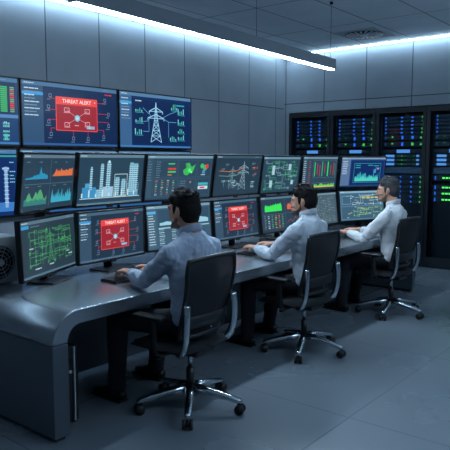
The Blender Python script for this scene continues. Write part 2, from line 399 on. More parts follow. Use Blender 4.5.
def d_grid(c):
    base(c, rgb(10, 42, 92), rgb(82, 124, 160), rgb(60, 118, 178)); sidebar(c, .15, rgb(56, 96, 140), rgb(60, 160, 220), 8); c.rect(.16, .06, .97, .88, rgb(12, 36, 80), 1)
    c.dash(.2, .85, 5, W_, 3, .022)
    pylon(c, .48, .1, .86, .075, rgb(150, 205, 235), .008)
    for u, v in ((.2, .66), (.2, .46), (.19, .24), (.70, .74), (.8, .66), (.8, .46), (.8, .16), (.8, .3), (.68, .14)):
        for k in range(4): c.rect(u + .026 * k, v, u + .026 * k + .012, v + .03 + random.random() * .09, rgb(72, 180, 160) if k % 3 else rgb(120, 200, 220), 3)
        c.line([(u, v - .015), (u + .11, v - .015)], TE, .004)
    c.dash(.78, .82, 8, TE, 3, .03)
    for pts in (((.3, .74), (.36, .66), (.41, .6)), ((.3, .48), (.37, .5), (.41, .58)), ((.78, .72), (.68, .66), (.58, .58)), ((.78, .5), (.66, .5), (.58, .56)), ((.3, .3), (.38, .3), (.38, .5)), ((.66, .2), (.66, .5))): c.line(pts, rgb(90, 160, 215), .005)
def d_table(c):
    base(c, rgb(28, 62, 108), rgb(70, 112, 150), rgb(60, 120, 180))
    c.rect(.02, .46, .98, .93, rgb(22, 46, 82), 1); c.rect(0, .40, 1, .45, rgb(84, 130, 180), 2)
    for k in range(13):
        v = .85 - .03 * k
        for u, n in ((.08, 3), (.3, 3), (.52, 3)): c.dash(u, v, n, LG, 2, .014)
        c.rect(.845, v, .905, v + .022, rgb(60, 180, 100), 2); c.rect(.93, v, .968, v + .02, RD if k in (2, 4, 5, 8, 9, 10) else rgb(110, 160, 120), 2)
    for k in range(8):
        u = .1 + .11 * k
        c.rect(u, .08, u + .03, .1 + random.random() * .22, TE, 2); c.dash(u, .33, 2, W_, 2)
    for v in (.06, .12, .18, .26, .3): c.dash(.86, v, 4, rgb(110, 190, 190), 3, .03, .012)
def d_blue_tower(c):
    base(c, rgb(12, 46, 104), rgb(76, 118, 160)); c.rect(0, .89, 1, .915, rgb(50, 160, 140), 2)
    c.rect(.03, .05, .97, .86, rgb(10, 40, 96), 1)
    c.rect(.888, .12, .916, .74, rgb(130, 170, 215), 3); c.rect(.87, .7, .93, .73, rgb(160, 195, 230), 3)
    for k in range(9): c.line([(.88, .2 + .06 * k), (.925, .2 + .06 * k)], rgb(180, 210, 235), .004, 4)
    c.rect(.62, .06, .98, .2, rgb(60, 120, 190), 2); c.rect(.7, .08, .76, .26, rgb(110, 160, 210), 3)
    for v in (.8, .66, .6, .55, .5): c.dash(.935, v, 3, rgb(130, 200, 215), 3, .016, .012)
    for v in (.62, .58, .44, .4): c.dash(.6, v, 6, rgb(140, 180, 220), 3, .016)
    for k in range(5): c.rect(.1 + .1 * k, .1, .16 + .1 * k, .2 + .1 * (k % 3), rgb(60, 120, 190), 2)
def d_generic_blue(c):
    base(c, rgb(14, 38, 78), rgb(84, 128, 170), rgb(44, 90, 140)); sidebar(c, .16, rgb(40, 76, 116), rgb(60, 150, 210))
    for i in range(3):
        for j in range(2):
            u, v = .2 + .26 * i, .1 + .4 * j; c.frame(u, v, u + .23, v + .34, rgb(60, 110, 160), .004); c.area(u + .02, v + .04, u + .21, v + .3, rnd(16, .2, .9), rgb(50, 130, 180))
def d_charts(c):
    base(c, SL, rgb(92, 116, 132)); c.line([(.5, .05), (.5, .92)], LG, .0025); c.line([(.03, .47), (.97, .47)], LG, .0025)
    for u, v in ((.06, .86), (.56, .86), (.06, .42), (.56, .42)): c.dash(u, v, 4, LG, 2); c.dash(u + .22, v, 4, LG, 2)
    c.area(.05, .56, .45, .8, [.08, .1, .12, .1, .16, .14, .2, .3, .26, .36, .3, .42, .95, .5, .38, .44, .3, .34, .2], rgb(40, 140, 180))
    c.area(.54, .60, .95, .76, [.1, .2, .5, .9, .5, .75, .5, .95, .6, .7, .6, .8, .7, .65, .9, .8, .85, .95], rgb(214, 112, 66))
    c.area(.05, .09, .45, .4, [.05, .3, .6, .75, .5, .35, .55, .8, .6, .85, .9, .7, .4, .3, .55], rgb(80, 160, 110)); c.area(.05, .09, .45, .3, rnd(18, .3, .6), rgb(50, 124, 118), 3)
    ys = []
    for k in range(22): ys.append(random.uniform(.5, .95) if k % 2 else random.uniform(.25, .45))
    c.area(.54, .1, .95, .38, ys, rgb(60, 165, 190))
    for k in range(4):
        for v in (.62, .68, .74): c.line([(.05, v), (.45, v)], rgb(64, 88, 104), .0016, 2)
def d_refinery(c):
    base(c, rgb(38, 64, 82), rgb(96, 124, 142), rgb(84, 116, 136)); A = rgb(120, 180, 205); Bc = rgb(58, 140, 190); P = rgb(190, 220, 228)
    def tower(u, v0, v1, w, col):
        c.rect(u - w, v0, u + w, v1, col, 3); n = int((v1 - v0) / .045)
        for k in range(n): c.rect(u - w * 1.35, v0 + .045 * k, u + w * 1.35, v0 + .045 * k + .01, P, 4); c.rect(u - w * .4, v0 + .045 * k + .012, u + w * .3, v0 + .045 * k + .03, rgb(70, 120, 150), 4)
    tower(.18, .30, .76, .014, A); tower(.335, .14, .82, .02, A); tower(.435, .3, .86, .026, A); tower(.80, .22, .84, .03, A); tower(.87, .22, .82, .034, A)
    tower(.58, .16, .54, .03, A); tower(.68, .16, .5, .03, A)
    c.circ(.435, .86, .03, P, 4); c.rect(.06, .13, .26, .35, Bc, 2); c.rect(.1, .35, .2, .43, rgb(80, 155, 195), 3); c.rect(.26, .13, .32, .3, A, 3); c.rect(.36, .14, .52, .35, rgb(150, 190, 214), 3)
    c.frame(.535, .14, .735, .6, P, .006, 4); c.frame(.75, .24, .93, .40, A, .005, 4); c.rect(.77, .13, .93, .26, rgb(96, 150, 182), 3)
    for k in range(9): c.rect(.05 + .1 * k, .15, .07 + .1 * k, .2 + .1 * random.random(), P, 5)
    c.line([(.03, .125), (.96, .125)], P, .006, 5)
def d_dashboard(c):
    base(c, rgb(42, 68, 88), rgb(112, 146, 166)); c.rect(0, .04, .085, .94, rgb(52, 80, 100), 1)
    for u0, v0, u1, v1 in ((.1, .5, .44, .9), (.46, .5, .74, .9), (.76, .5, .98, .9), (.1, .06, .46, .46), (.48, .06, .74, .46), (.76, .06, .98, .46)): c.frame(u0, v0, u1, v1, rgb(76, 108, 128), .0025)
    for k in range(8): c.dash(.01, .86 - .06 * k, 3, LG, 2, .014, .016); c.dash(.13, .85 - .05 * k, 4, LG, 2, .014)
    c.rect(.3, .68, .42, .72, RD, 3); c.rect(.3, .61, .42, .65, rgb(80, 190, 90), 3); c.rect(.3, .80, .4, .83, GR, 3); c.rect(.3, .55, .36, .57, OR, 3)
    c.poly([(.55, .56), (.6, .54), (.64, .6), (.68, .6), (.7, .68), (.72, .8), (.66, .74), (.62, .84), (.56, .82), (.58, .72), (.53, .66)], rgb(60, 180, 90), 3)
    c.circ(.63, .66, .05, rgb(80, 235, 120), 4); c.circ(.66, .62, .03, rgb(110, 245, 140), 5); c.circ(.58, .76, .03, rgb(70, 130, 90), 4)
    c.circ(.83, .76, .06, rgb(60, 190, 90), 3); c.circ(.88, .72, .07, rgb(90, 160, 120), 3); c.circ(.91, .75, .055, RD, 4); c.circ(.86, .62, .05, rgb(70, 140, 190), 4); c.dash(.82, .54, 5, W_, 3, .02)
    for i in range(4):
        for j in range(9): c.dash(.13 + .085 * i, .42 - .04 * j, 2, (OR, W_, LG, GR, LG)[(i * 3 + j * 2) % 5], 2, .016, .014)
    for j in range(6): c.dash(.5, .4 - .05 * j, 6, LG, 2, .014)
    c.circ(.66, .38, .03, rgb(150, 110, 110), 4)
    c.rect(.79, .2, .95, .28, W_, 3); c.rect(.79, .3, .95, .36, TE, 3); c.rect(.82, .22, .9, .26, RD, 4)
def d_pylon2(c):
    base(c, rgb(34, 56, 72), rgb(58, 84, 100)); PW = rgb(140, 175, 190); pylon(c, .6, .12, .86, .08, PW, .006); pylon(c, .36, .16, .74, .05, rgb(110, 150, 160), .005)
    for v, col in ((.62, OR), (.5, rgb(120, 160, 150))): c.line([(.08, v), (.3, v - .02), (.45, v), (.6, v + .08)], col, .006, 3)
    for u, v in ((.2, .78), (.12, .66), (.14, .36), (.36, .3), (.4, .22), (.46, .26), (.78, .8), (.8, .68), (.82, .5), (.8, .3), (.8, .24), (.8, .18)): c.dash(u, v, 5, (W_, LG, rgb(205, 150, 90), TE)[random.randrange(4)], 3, .02); c.dash(u, v - .035, 4, LG, 3)
    for u, v in ((.84, .66), (.9, .66), (.88, .5)): c.rect(u, v, u + .02, v + .05, RD, 4)
    for u in (.2, .3, .42): c.circ(u, .36, .025, PW, 3); c.line([(u, .36), (u, .2)], PW, .004)
    c.line([(.16, .36), (.44, .36), (.5, .28)], PW, .004)
def circuit(c, u0, v0, u1, v1, col, n, t=.005):
    for _ in range(n):
        u, v = random.uniform(u0, u1), random.uniform(v0, v1); pts = [(u, v)]
        for k in range(3):
            if k % 2: v = min(v1, max(v0, v + random.choice((-.22, -.14, .14, .22))))
            else: u = min(u1, max(u0, u + random.choice((-.18, -.1, .1, .18))))
            pts.append((u, v))
        c.line(pts, col, t, 2); node(c, u, v, col)
def node(c, u, v, col):
    k = random.randrange(3)
    if k == 0: c.rect(u - .012, v - .03, u + .012, v + .03, col, 3)
    elif k == 1: c.circ(u, v, .022, col, 3)
    else: c.frame(u - .02, v - .025, u + .02, v + .025, col, .004, 3)
def d_circuit(c):
    base(c, rgb(40, 66, 84), rgb(104, 140, 160)); circuit(c, .08, .1, .94, .86, rgb(64, 160, 110), 26); circuit(c, .08, .1, .94, .86, rgb(140, 180, 196), 12)
    for u, v0, v1 in ((.24, .5, .76), (.2, .14, .34), (.68, .62, .8), (.78, .2, .32)): c.rect(u, v0, u + .07, v1, rgb(160, 195, 210), 4)
def d_candles(c):
    base(c, rgb(42, 66, 84), rgb(104, 138, 156)); c.rect(.0, .05, .12, .94, rgb(52, 80, 98), 1)
    for k in range(12): c.dash(.02, .86 - .06 * k, 3, W_, 2, .016, .02); c.dash(.16, .86 - .06 * k, 3, RD if k % 3 else LG, 2, .016, .016)
    for u, col, v0, v1, w in ((.32, rgb(50, 190, 110), .4, .84, .028), (.4, RD, .45, .8, .012), (.47, RD, .4, .76, .012), (.54, rgb(60, 180, 130), .4, .86, .02), (.62, RD, .5, .8, .01), (.70, rgb(50, 215, 90), .4, .86, .032), (.8, RD, .46, .74, .01), (.88, RD, .42, .84, .012), (.93, rgb(70, 150, 120), .42, .8, .01)): c.rect(u, v0, u + w, v1, col, 3)
    c.frame(.29, .36, .97, .9, LG, .0025); c.area(.29, .07, .95, .18, rnd(30, .3, 1), rgb(90, 190, 90)); c.line([(.29, .2), (.95, .2)], LG, .003); c.area(.29, .06, .95, .12, rnd(24, .4, .8), YE, 3)
def d_city(c):
    base(c, rgb(30, 60, 110), rgb(120, 150, 180)); c.rect(0, .04, .2, .94, rgb(84, 112, 150), 1)
    for k in range(8): c.dash(.03, .86 - .06 * k, 4, W_, 2, .02, .025)
    c.rect(.22, .06, .97, .88, rgb(14, 42, 96), 1); c.frame(.29, .14, .9, .80, rgb(60, 170, 180), .006)
    c.area(.32, .18, .86, .56, [random.choice((.3, .45, .6, .75, .9, .5)) for _ in range(30)], rgb(50, 160, 170)); c.area(.32, .18, .86, .4, rnd(30, .4, .9), rgb(80, 200, 190), 3)
    for u, v in ((.32, .72), (.32, .64), (.6, .72), (.74, .7), (.78, .62)): c.dash(u, v, 8, TE, 3, .03); 
    c.rect(.74, .46, .8, .6, rgb(60, 140, 200), 4); c.rect(.82, .58, .86, .64, rgb(190, 120, 170), 4)
def d_schematic(c):
    base(c, rgb(40, 58, 70), rgb(84, 112, 130), rgb(80, 110, 130)); c.rect(.0, .87, .13, .93, rgb(50, 150, 200), 3); c.dash(.16, .89, 10, LG, 2); G = rgb(66, 148, 92)
    pylon(c, .5, .2, .82, .04, G, .006); circuit(c, .12, .2, .44, .8, G, 14); circuit(c, .56, .2, .9, .8, G, 14)
    for u in (.22, .34, .66, .78): c.line([(u, .18), (u, .78)], G, .005); c.circ(u, .6, .03, G, 3); c.circ(u, .36, .025, G, 3)
    for v in (.36, .52, .66): c.line([(.2, v), (.8, v)], G, .004)
    for u, v in ((.12, .5), (.2, .12), (.24, .12), (.46, .14), (.8, .3), (.84, .24)): c.dash(u, v, 5, W_, 3, .02)
def d_list(c):
    base(c, rgb(58, 88, 108), rgb(120, 156, 176)); c.rect(0, .04, .13, .94, rgb(66, 98, 118), 1); c.rect(0, .82, .13, .88, rgb(90, 170, 215), 2)
    for k in range(12): c.dash(.02, .77 - .06 * k, 3, W_, 2, .018, .025)
    c.rect(.16, .5, .97, .9, rgb(46, 76, 98), 1); c.area(.18, .54, .96, .84, [.2, .22, .3, .25, .4, .8, .5, .95, .6, .5, .45, .4, .5, .42, .38, .3], rgb(150, 200, 215)); c.circ(.5, .78, .03, YE, 4)
    for k in range(10):
        for u, n in ((.17, 5), (.36, 5), (.56, 4), (.74, 6)): c.dash(u, .45 - .042 * k, n, W_ if (k + n) % 2 else rgb(120, 170, 190), 2, .018)
    c.rect(.16, .46, .97, .49, rgb(150, 190, 205), 3)
def d_analytics(c):
    base(c, rgb(40, 60, 78), rgb(84, 114, 132)); c.line([(.03, .5), (.97, .5)], LG, .0025); c.line([(.58, .06), (.58, .92)], LG, .0025)
    c.area(.08, .58, .5, .84, [.5, .8, .6, .7, .55, .75, .6, .8, .65, .9, .7, .85, .75, .95, .6], rgb(60, 225, 90)); c.area(.64, .60, .96, .84, [.5, .8, .6, .9, .7, .8, .6, .85, .7, .9], rgb(226, 96, 60))
    for i in range(6):
        for j in range(8): c.dash(.06 + .085 * i, .44 - .05 * j, 2, (LG, W_, GR, YE, OR, GR)[i] if (i + j) % 3 else LG, 2, .022, .018)
    c.line([(.62, .2), (.7, .3), (.76, .22), (.84, .36), (.9, .26), (.96, .32)], rgb(190, 110, 90), .005)
def d_dots(c):
    base(c, rgb(66, 88, 102), rgb(110, 140, 154))
    for i in range(20):
        for j in range(16): 
            if random.random() < .75: c.rect(.05 + .045 * i, .08 + .052 * j, .05 + .045 * i + random.uniform(.008, .03), .08 + .052 * j + .016, random.choice((rgb(150, 180, 180), rgb(170, 180, 150), rgb(120, 150, 160))), 2)
    for k in range(8): c.line([(.1 + .11 * k, .08), (.1 + .11 * k, .9)], rgb(120, 150, 160), .003)
def d_panels(c):
    base(c, rgb(84, 118, 142), rgb(130, 170, 196)); c.rect(.03, .5, .98, .92, rgb(60, 96, 122), 1); c.rect(.03, .05, .98, .46, rgb(58, 94, 116), 1)
    for k in range(4): c.rect(.5 + .1 * k, .74, .58 + .1 * k, .79, YE, 3)
    c.frame(.05, .56, .24, .84, rgb(150, 190, 210), .005)
    circuit(c, .3, .1, .94, .42, rgb(150, 190, 130), 14); circuit(c, .28, .54, .94, .86, rgb(170, 205, 215), 12)
    for k in range(22): c.dash(random.uniform(.06, .85), random.uniform(.08, .88), 3, random.choice((W_, YE, rgb(150, 200, 180))), 3, .022)

# ------------------------------------------------------------------ wall screens and monitors
def panel(parent, w, h, draw, T, arg=None, depth=0.035, bez=0.014):
    bm = B(); d = depth
    box(bm, (0, d / 2, 0), (w, d, h), 0.004, T); box(bm, (0, d + 0.012, 0), (w * 0.55, 0.03, h * 0.55), 0.008, T)
    e = bez / 2                                                   # raised rim around the screen
    for c_, s_ in (((0, -0.001, h / 2 - e), (w, 0.008, bez)), ((0, -0.001, -h / 2 + e * 1.3), (w, 0.008, bez * 1.3)), ((-w / 2 + e, -0.001, 0), (bez, 0.008, h)), ((w / 2 - e, -0.001, 0), (bez, 0.008, h))): box(bm, c_, s_, 0.0015, T, seg=1)
    box(bm, (0, 0.004, -h / 2 - 0.006), (0.06, 0.014, 0.016), 0.002, T)
    obj('housing', bm, M['bezel'], parent)
    c = Cv(w - 2 * bez, h - 2.3 * bez); draw(c, arg) if arg is not None else draw(c)
    c.build(parent, T @ Matrix.Translation((0, -0.0008, bez * 0.15)))

G1 = 'big screens of the video wall'
def wall_screen(x0, x1, z0, z1, draw, label, arg=None):
    k = (YW - 0.09) / YW; x0, x1, z0, z1 = x0 * k, x1 * k, 1.6 + (z0 - 1.6) * k, 1.6 + (z1 - 1.6) * k
    t = thing('wall_screen', label, 'screen', ((x0 + x1) / 2, YW - 0.09, (z0 + z1) / 2), 0, G1)
    panel(t, x1 - x0, z1 - z0, draw, Matrix.Identity(4), arg, 0.05, 0.016)
    bm = B(); box(bm, (0, 0.072, 0), (0.5, 0.032, 0.4), 0.003); obj('wall_bracket', bm, M['dark'], t)
wall_screen(2.46, 3.81, 1.745, 2.475, d_table, 'upper wall screen with a green and red table, cut by the photo edge')
wall_screen(3.83, 5.195, 1.745, 2.475, d_threat, 'upper wall screen with a red alert box on a navy network map', True)
wall_screen(5.215, 6.57, 1.745, 2.475, d_grid, 'upper wall screen showing a pale blue lattice power pylon')
wall_screen(2.40, 3.77, 0.99, 1.725, d_blue_tower, 'lower wall screen with bright blue tower graphic under the green and red table')
wall_screen(3.79, 5.17, 0.99, 1.725, d_generic_blue, 'lower wall screen behind the monitors, under the navy alert screen')
wall_screen(5.19, 6.55, 0.99, 1.725, d_generic_blue, 'lower wall screen behind the monitors, under the lattice pylon screen')

def scaled(q, s):
    return (q[0] * s, q[1] * s, 1.6 + (q[2] - 1.6) * s, q[3], q[4], q[5] * s, q[6] * s)
UP = [((2.580, 3.651, 1.447, 0.441, 0.120, 0.741, 0.408), d_charts, None, 'upper row monitor showing four coloured charts, end nearest the camera'),
      ((3.149, 3.652, 1.451, 0.091, 0.130, 0.730, 0.409), d_refinery, None, 'upper row monitor showing a pale blue refinery drawing with tall stacks'),
      ((3.914, 3.647, 1.449, -0.114, 0.157, 0.766, 0.407), d_dashboard, None, 'upper row monitor showing a dashboard with glowing green map blobs'),
      ((4.741, 3.646, 1.451, 0.021, 0.152, 0.766, 0.408), d_pylon2, None, 'upper row monitor showing a pylon crossed by an orange line'),
      ((5.502, 3.652, 1.444, 0.025, 0.128, 0.758, 0.405), d_circuit, None, 'upper row monitor showing a green circuit diagram with white blocks'),
      ((6.312, 3.646, 1.445, -0.045, 0.087, 0.759, 0.409), d_candles, None, 'upper row monitor showing tall green and red vertical bars'),
      (scaled((7.412, 3.639, 1.441, -0.389, 0.129, 0.770, 0.413), 0.96), d_city, None, 'upper row monitor with teal skyline chart on blue, before the server racks')]
LO = [((2.560, 3.637, 1.004, 0.441, -0.042, 0.754, 0.410), d_schematic, None, 'desk monitor showing a green wiring schematic, beside the silver fan box'),
      ((3.145, 3.649, 1.021, 0.074, 0.000, 0.720, 0.399), d_threat, False, 'desk monitor with red alert box, under the refinery monitor'),
      ((3.908, 3.643, 1.029, -0.069, -0.072, 0.780, 0.397), d_list, None, 'desk monitor with pale line chart and table, behind the pale blue shirted man'),
      ((4.729, 3.653, 1.028, 0.019, -0.088, 0.725, 0.393), d_threat, False, 'desk monitor with red alert box, under the orange line pylon monitor'),
      ((5.517, 3.647, 1.026, -0.030, -0.109, 0.757, 0.396), d_analytics, None, 'desk monitor with green and orange area charts, faced by the bearded man'),
      ((6.342, 3.643, 1.021, -0.018, -0.107, 0.759, 0.400), d_dots, None, 'desk monitor filled with a grey grid of small marks'),
      (scaled((7.403, 3.634, 1.005, -0.375, -0.126, 0.775, 0.410), 0.96), d_panels, None, 'desk monitor with light blue panels and yellow marks, by the grey haired man')]
ZD = 0.75; BEAMY = 3.94
for (x, y, z, yaw, tilt, w, h), draw, arg, label in UP:
    t = thing('upper_monitor', label, 'monitor', (x, y, z), yaw, 'monitors of the upper row')
    T = Matrix.Rotation(tilt, 4, 'X')
    panel(t, w, h, draw, T, arg)
    bl = BEAMY - y - 0.01; ev = Vector((bl * math.sin(yaw), bl * math.cos(yaw), 0)) + Vector((0.06 if yaw > .3 else 0, 0, 0))
    bm = B(); box(bm, (0, 0.075, 0), (0.12, 0.02, 0.12), 0.003, T)
    tube(bm, [(0, 0.06, 0), (0, 0.10, 0), ev], 0.022, n=12)
    obj('mounting_arm', bm, M['dark'], t)
for (x, y, z, yaw, tilt, w, h), draw, arg, label in LO:
    t = thing('desk_monitor', label, 'monitor', (x, y, ZD), yaw, 'monitors standing on the desk')
    T = Matrix.Translation((0, 0, z - ZD)) @ Matrix.Rotation(tilt, 4, 'X')
    panel(t, w, h, draw, T, arg)
    bm = B(); sweep_rect(bm, [(0, 0.065, 0.015), (0, 0.07, 0.15), (0, 0.055, z - ZD)], 0.085, 0.022, up=(0, 1, 0)); obj('stand_neck', bm, M['black'], t)
    bm = B(); box(bm, (0, 0.01, 0.008), (0.30, 0.21, 0.014), 0.005); obj('stand_base', bm, M['black'], t)

t = thing('monitor_rail', 'dark rail on posts that carries the upper row of monitors', 'rail', (4.85, BEAMY, ZD))
bm = B(); box(bm, (0.05, 0.02, 0.68), (4.6, 0.05, 0.10), 0.004); obj('beam', bm, M['dark'], t)
for x in (-2.15, -0.8, 0.75, 2.25):
    bm = B(); box(bm, (x, 0.02, 0.315), (0.06, 0.05, 0.63), 0.004); box(bm, (x, 0.02, 0.006), (0.16, 0.16, 0.010), 0.002); obj('post', bm, M['dark'], t)

# ------------------------------------------------------------------ desk
DX0, DX1, DY0, DY1, TH, RC = 1.97, 7.22, 2.81, 4.12, 0.085, 0.18
t = thing('control_desk', 'long brushed steel control desk with a rounded end, carrying the monitors', 'desk', (DX0, DY0, 0))
def arc_profile(x0, x1, flip):
    pass
outer, inner = [], []
NA = 12
outer.append((0, 0.03)); inner.append((TH + 0.02, 0.03))
outer.append((0, ZD - RC)); inner.append((TH + 0.02, ZD - RC))
for k in range(1, NA + 1):
    a = PI - (PI / 2) * k / NA
    outer.append((RC + RC * math.cos(a), ZD - RC + RC * math.sin(a)))
    ri = RC - TH
    inner.append((TH + 0.02 + ri + ri * math.cos(a), ZD - RC + ri * math.sin(a)))
Ld = DX1 - DX0
outer.append((Ld, ZD)); inner.append((Ld, ZD - TH))
def ribbon(name, a, b_, m, y0, y1, smooth_from=1):
    bm = B(); R = []
    for (p, q) in zip(a, b_):
        R.append([bm.verts.new((p[0], y0, p[1])), bm.verts.new((p[0], y1, p[1])), bm.verts.new((q[0], y1, q[1])), bm.verts.new((q[0], y0, q[1]))])
    for i, (r, s) in enumerate(zip(R, R[1:])):
        for k in range(4):
            f = bm.faces.new((r[k], r[(k + 1) % 4], s[(k + 1) % 4], s[k])); f.smooth = k in (0, 2)
    bm.faces.new(R[0][::-1]); bm.faces.new(R[-1])
    o = obj(name, bm, m, t)
    return o
Wd = DY1 - DY0
bev = ribbon('worktop', outer[1:], inner[1:], M['steel'], 0, Wd)
bmod = bev.modifiers.new('edge', 'BEVEL'); bmod.width = 0.006; bmod.segments = 2; bmod.limit_method = 'ANGLE'; bmod.angle_limit = 0.9
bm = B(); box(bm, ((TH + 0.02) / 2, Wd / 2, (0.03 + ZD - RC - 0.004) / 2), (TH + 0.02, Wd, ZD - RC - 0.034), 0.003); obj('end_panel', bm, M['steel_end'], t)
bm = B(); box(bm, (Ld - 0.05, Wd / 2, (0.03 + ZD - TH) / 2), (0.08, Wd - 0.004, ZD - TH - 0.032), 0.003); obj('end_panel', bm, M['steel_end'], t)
for xx in (0.06, Ld - 0.05):
    bm = B(); box(bm, (xx, Wd / 2, 0.015), (0.06, Wd - 0.06, 0.03)); obj('plinth', bm, M['black'], t)
for k in range(5):
    x0 = 0.12 + (Ld - 0.24) * k / 5; x1 = 0.12 + (Ld - 0.24) * (k + 1) / 5
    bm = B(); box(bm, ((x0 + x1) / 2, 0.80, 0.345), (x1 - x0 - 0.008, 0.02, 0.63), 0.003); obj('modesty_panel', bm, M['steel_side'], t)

# tower computer under the rounded end
t = thing('computer_tower', 'black computer tower on the floor under the rounded desk end', 'computer', (2.172, 3.10, 0))
bm = B(); box(bm, (0, 0.1, 0.25), (0.18, 0.46, 0.47), 0.006); obj('case', bm, M['black'], t)
bm = B(); box(bm, (0.055, -0.137, 0.25), (0.008, 0.012, 0.46), 0.002); obj('trim_strip', bm, M['silver'], t)
bm = B(); box(bm, (-0.015, -0.134, 0.40), (0.11, 0.010, 0.035), 0.002); obj('disc_drive', bm, M['dark'], t)
bm = B(); cyl(bm, (0.03, -0.128, 0.33), (0.03, -0.138, 0.33), 0.010); obj('power_button', bm, M['silver'], t)
for sx in (-.07, .07):
    for sy in (-.1, .3):
        bm = B(); box(bm, (sx, sy, 0.008), (0.03, 0.03, 0.016)); obj('rubber_foot', bm, M['rubber'], t)

# silver box with a fan
t = thing('fan_unit', 'silver metal box with a round black fan on the desk end', 'fan unit', (2.22, 3.78, ZD))
bm = B(); box(bm, (0, 0.12, 0.165), (0.40, 0.22, 0.32), 0.006); obj('case', bm, M['silver'], t)
bm = B(); tube(bm, [(0.03, 0.012, 0.155), (0.03, 0.006, 0.155)], 0.118, n=36, rounded=False); obj('fan_recess', bm, M['steel_side'], t)
bm = B()
for k in range(9):
    a = 2 * PI * k / 9
    pts = [(0.03 + r * math.cos(a + r * 4), 0.002, 0.155 + r * math.sin(a + r * 4)) for r in (0.02, 0.05, 0.08, 0.108)]
    sweep_rect(bm, pts, [0.02, 0.034, 0.044, 0.05], 0.004, up=(0, 1, 0))
obj('fan_blade', bm, M['dark'], t)
bm = B()
for r in (0.05, 0.075, 0.1, 0.12):
    pts = [(0.03 + r * math.cos(2 * PI * k / 32), -0.006, 0.155 + r * math.sin(2 * PI * k / 32)) for k in range(33)]
    tube(bm, pts, 0.0022, n=5, rounded=False, up=(0, 1, 0))
for k in range(8):
    a = PI / 8 + k * PI / 4; tube(bm, [(0.03, -0.006, 0.155), (0.03 + 0.12 * math.cos(a), -0.006, 0.155 + 0.12 * math.sin(a))], 0.0022, n=5, up=(0, 1, 0))
obj('grille', bm, M['silver'], t)
bm = B(); tube(bm, [(0.03, -0.002, 0.155), (0.03, -0.01, 0.155)], 0.026, n=20); obj('hub', bm, M['silver'], t)

# keyboards, cables
def keyboard(x, y, rz, label):
    t = thing('keyboard', label, 'keyboard', (x, y, ZD), rz, 'keyboards on the desk')
    bm = B(); box(bm, (0, 0, 0.009), (0.45, 0.155, 0.016), 0.005); obj('case', bm, M['black'], t)
    bm = B()
    for r in range(5):
        for k in range(16):
            if r == 0 and 4 <= k <= 9:
                if k == 4: box(bm, (-0.21 + 0.028 * 6.5, -0.056, 0.0195), (0.16, 0.021, 0.006), 0.001, seg=1)
                continue
            box(bm, (-0.21 + 0.028 * k, -0.056 + 0.0275 * r, 0.0195), (0.023, 0.022, 0.006), 0.001, seg=1)
    obj('keys', bm, M['key'], t)
    return t
keyboard(2.98, 3.27, 0.04, 'black keyboard under the hands of the man in the pale blue shirt')
keyboard(4.56, 3.28, 0.03, 'black keyboard under the hands of the dark bearded man')
keyboard(6.16, 3.20, 0.03, 'black keyboard under the hands of the grey haired man')
def cable(pts, label):
    bm = B(); tube(bm, spline(pts, 8), 0.004, n=8); tag(obj('monitor_cable', bm, M['rubber'], None), label, 'cable', 'loose cables on the desk')
cable([(3.30, 3.76, ZD + .005), (3.42, 3.66, ZD + .005), (3.56, 3.56, ZD + .005), (3.74, 3.50, ZD + .005), (3.92, 3.48, ZD + .005)], 'thin black cable on the desk beside the keyboard of the blue shirted man')
cable([(4.98, 3.80, ZD + .005), (5.05, 3.62, ZD + .005), (5.2, 3.52, ZD + .005), (5.3, 3.5, ZD + .005)], 'thin black cable on the desk between the alert and area chart monitors')

# ------------------------------------------------------------------ server racks
ORD = ['first', 'second', 'third', 'fourth', 'fifth', 'sixth', 'seventh', 'eighth', 'ninth', 'tenth', 'eleventh', 'twelfth', 'thirteenth', 'fourteenth', 'fifteenth', 'sixteenth', 'seventeenth', 'eighteenth', 'nineteenth', 'twentieth']
YB = [5.785, 4.99, 4.19, 3.39, 2.59]
RACKL = ['tall black server rack standing in the wall corner', 'tall black server rack, second from the wall corner', 'tall black server rack, third from the wall corner, behind the grey haired man', 'tall black server rack, fourth from the corner, cut by the photo edge']
RN = ['corner rack', 'second rack', 'third rack', 'fourth rack']
MC = {}
def mesh_of(key, fn, m):
    if key not in MC:
        bm = B(); fn(bm); bmesh.ops.recalc_face_normals(bm, faces=bm.faces[:]); me = bpy.data.meshes.new(key); bm.to_mesh(me); bm.free(); me.materials.append(m); MC[key] = me
    return MC[key]
UW = 0.64
def light(parent, y, z, w, h, m):
    """y: distance across the face from its inner end"""
    me = mesh_of('light_%s_%d_%d' % (m, w * 1e4, h * 1e4), lambda bm: box(bm, (0, 0, 0), (0.006, w, h)), M[m])
    link('status_light', me, parent, (-0.004, UW / 2 - y, z))
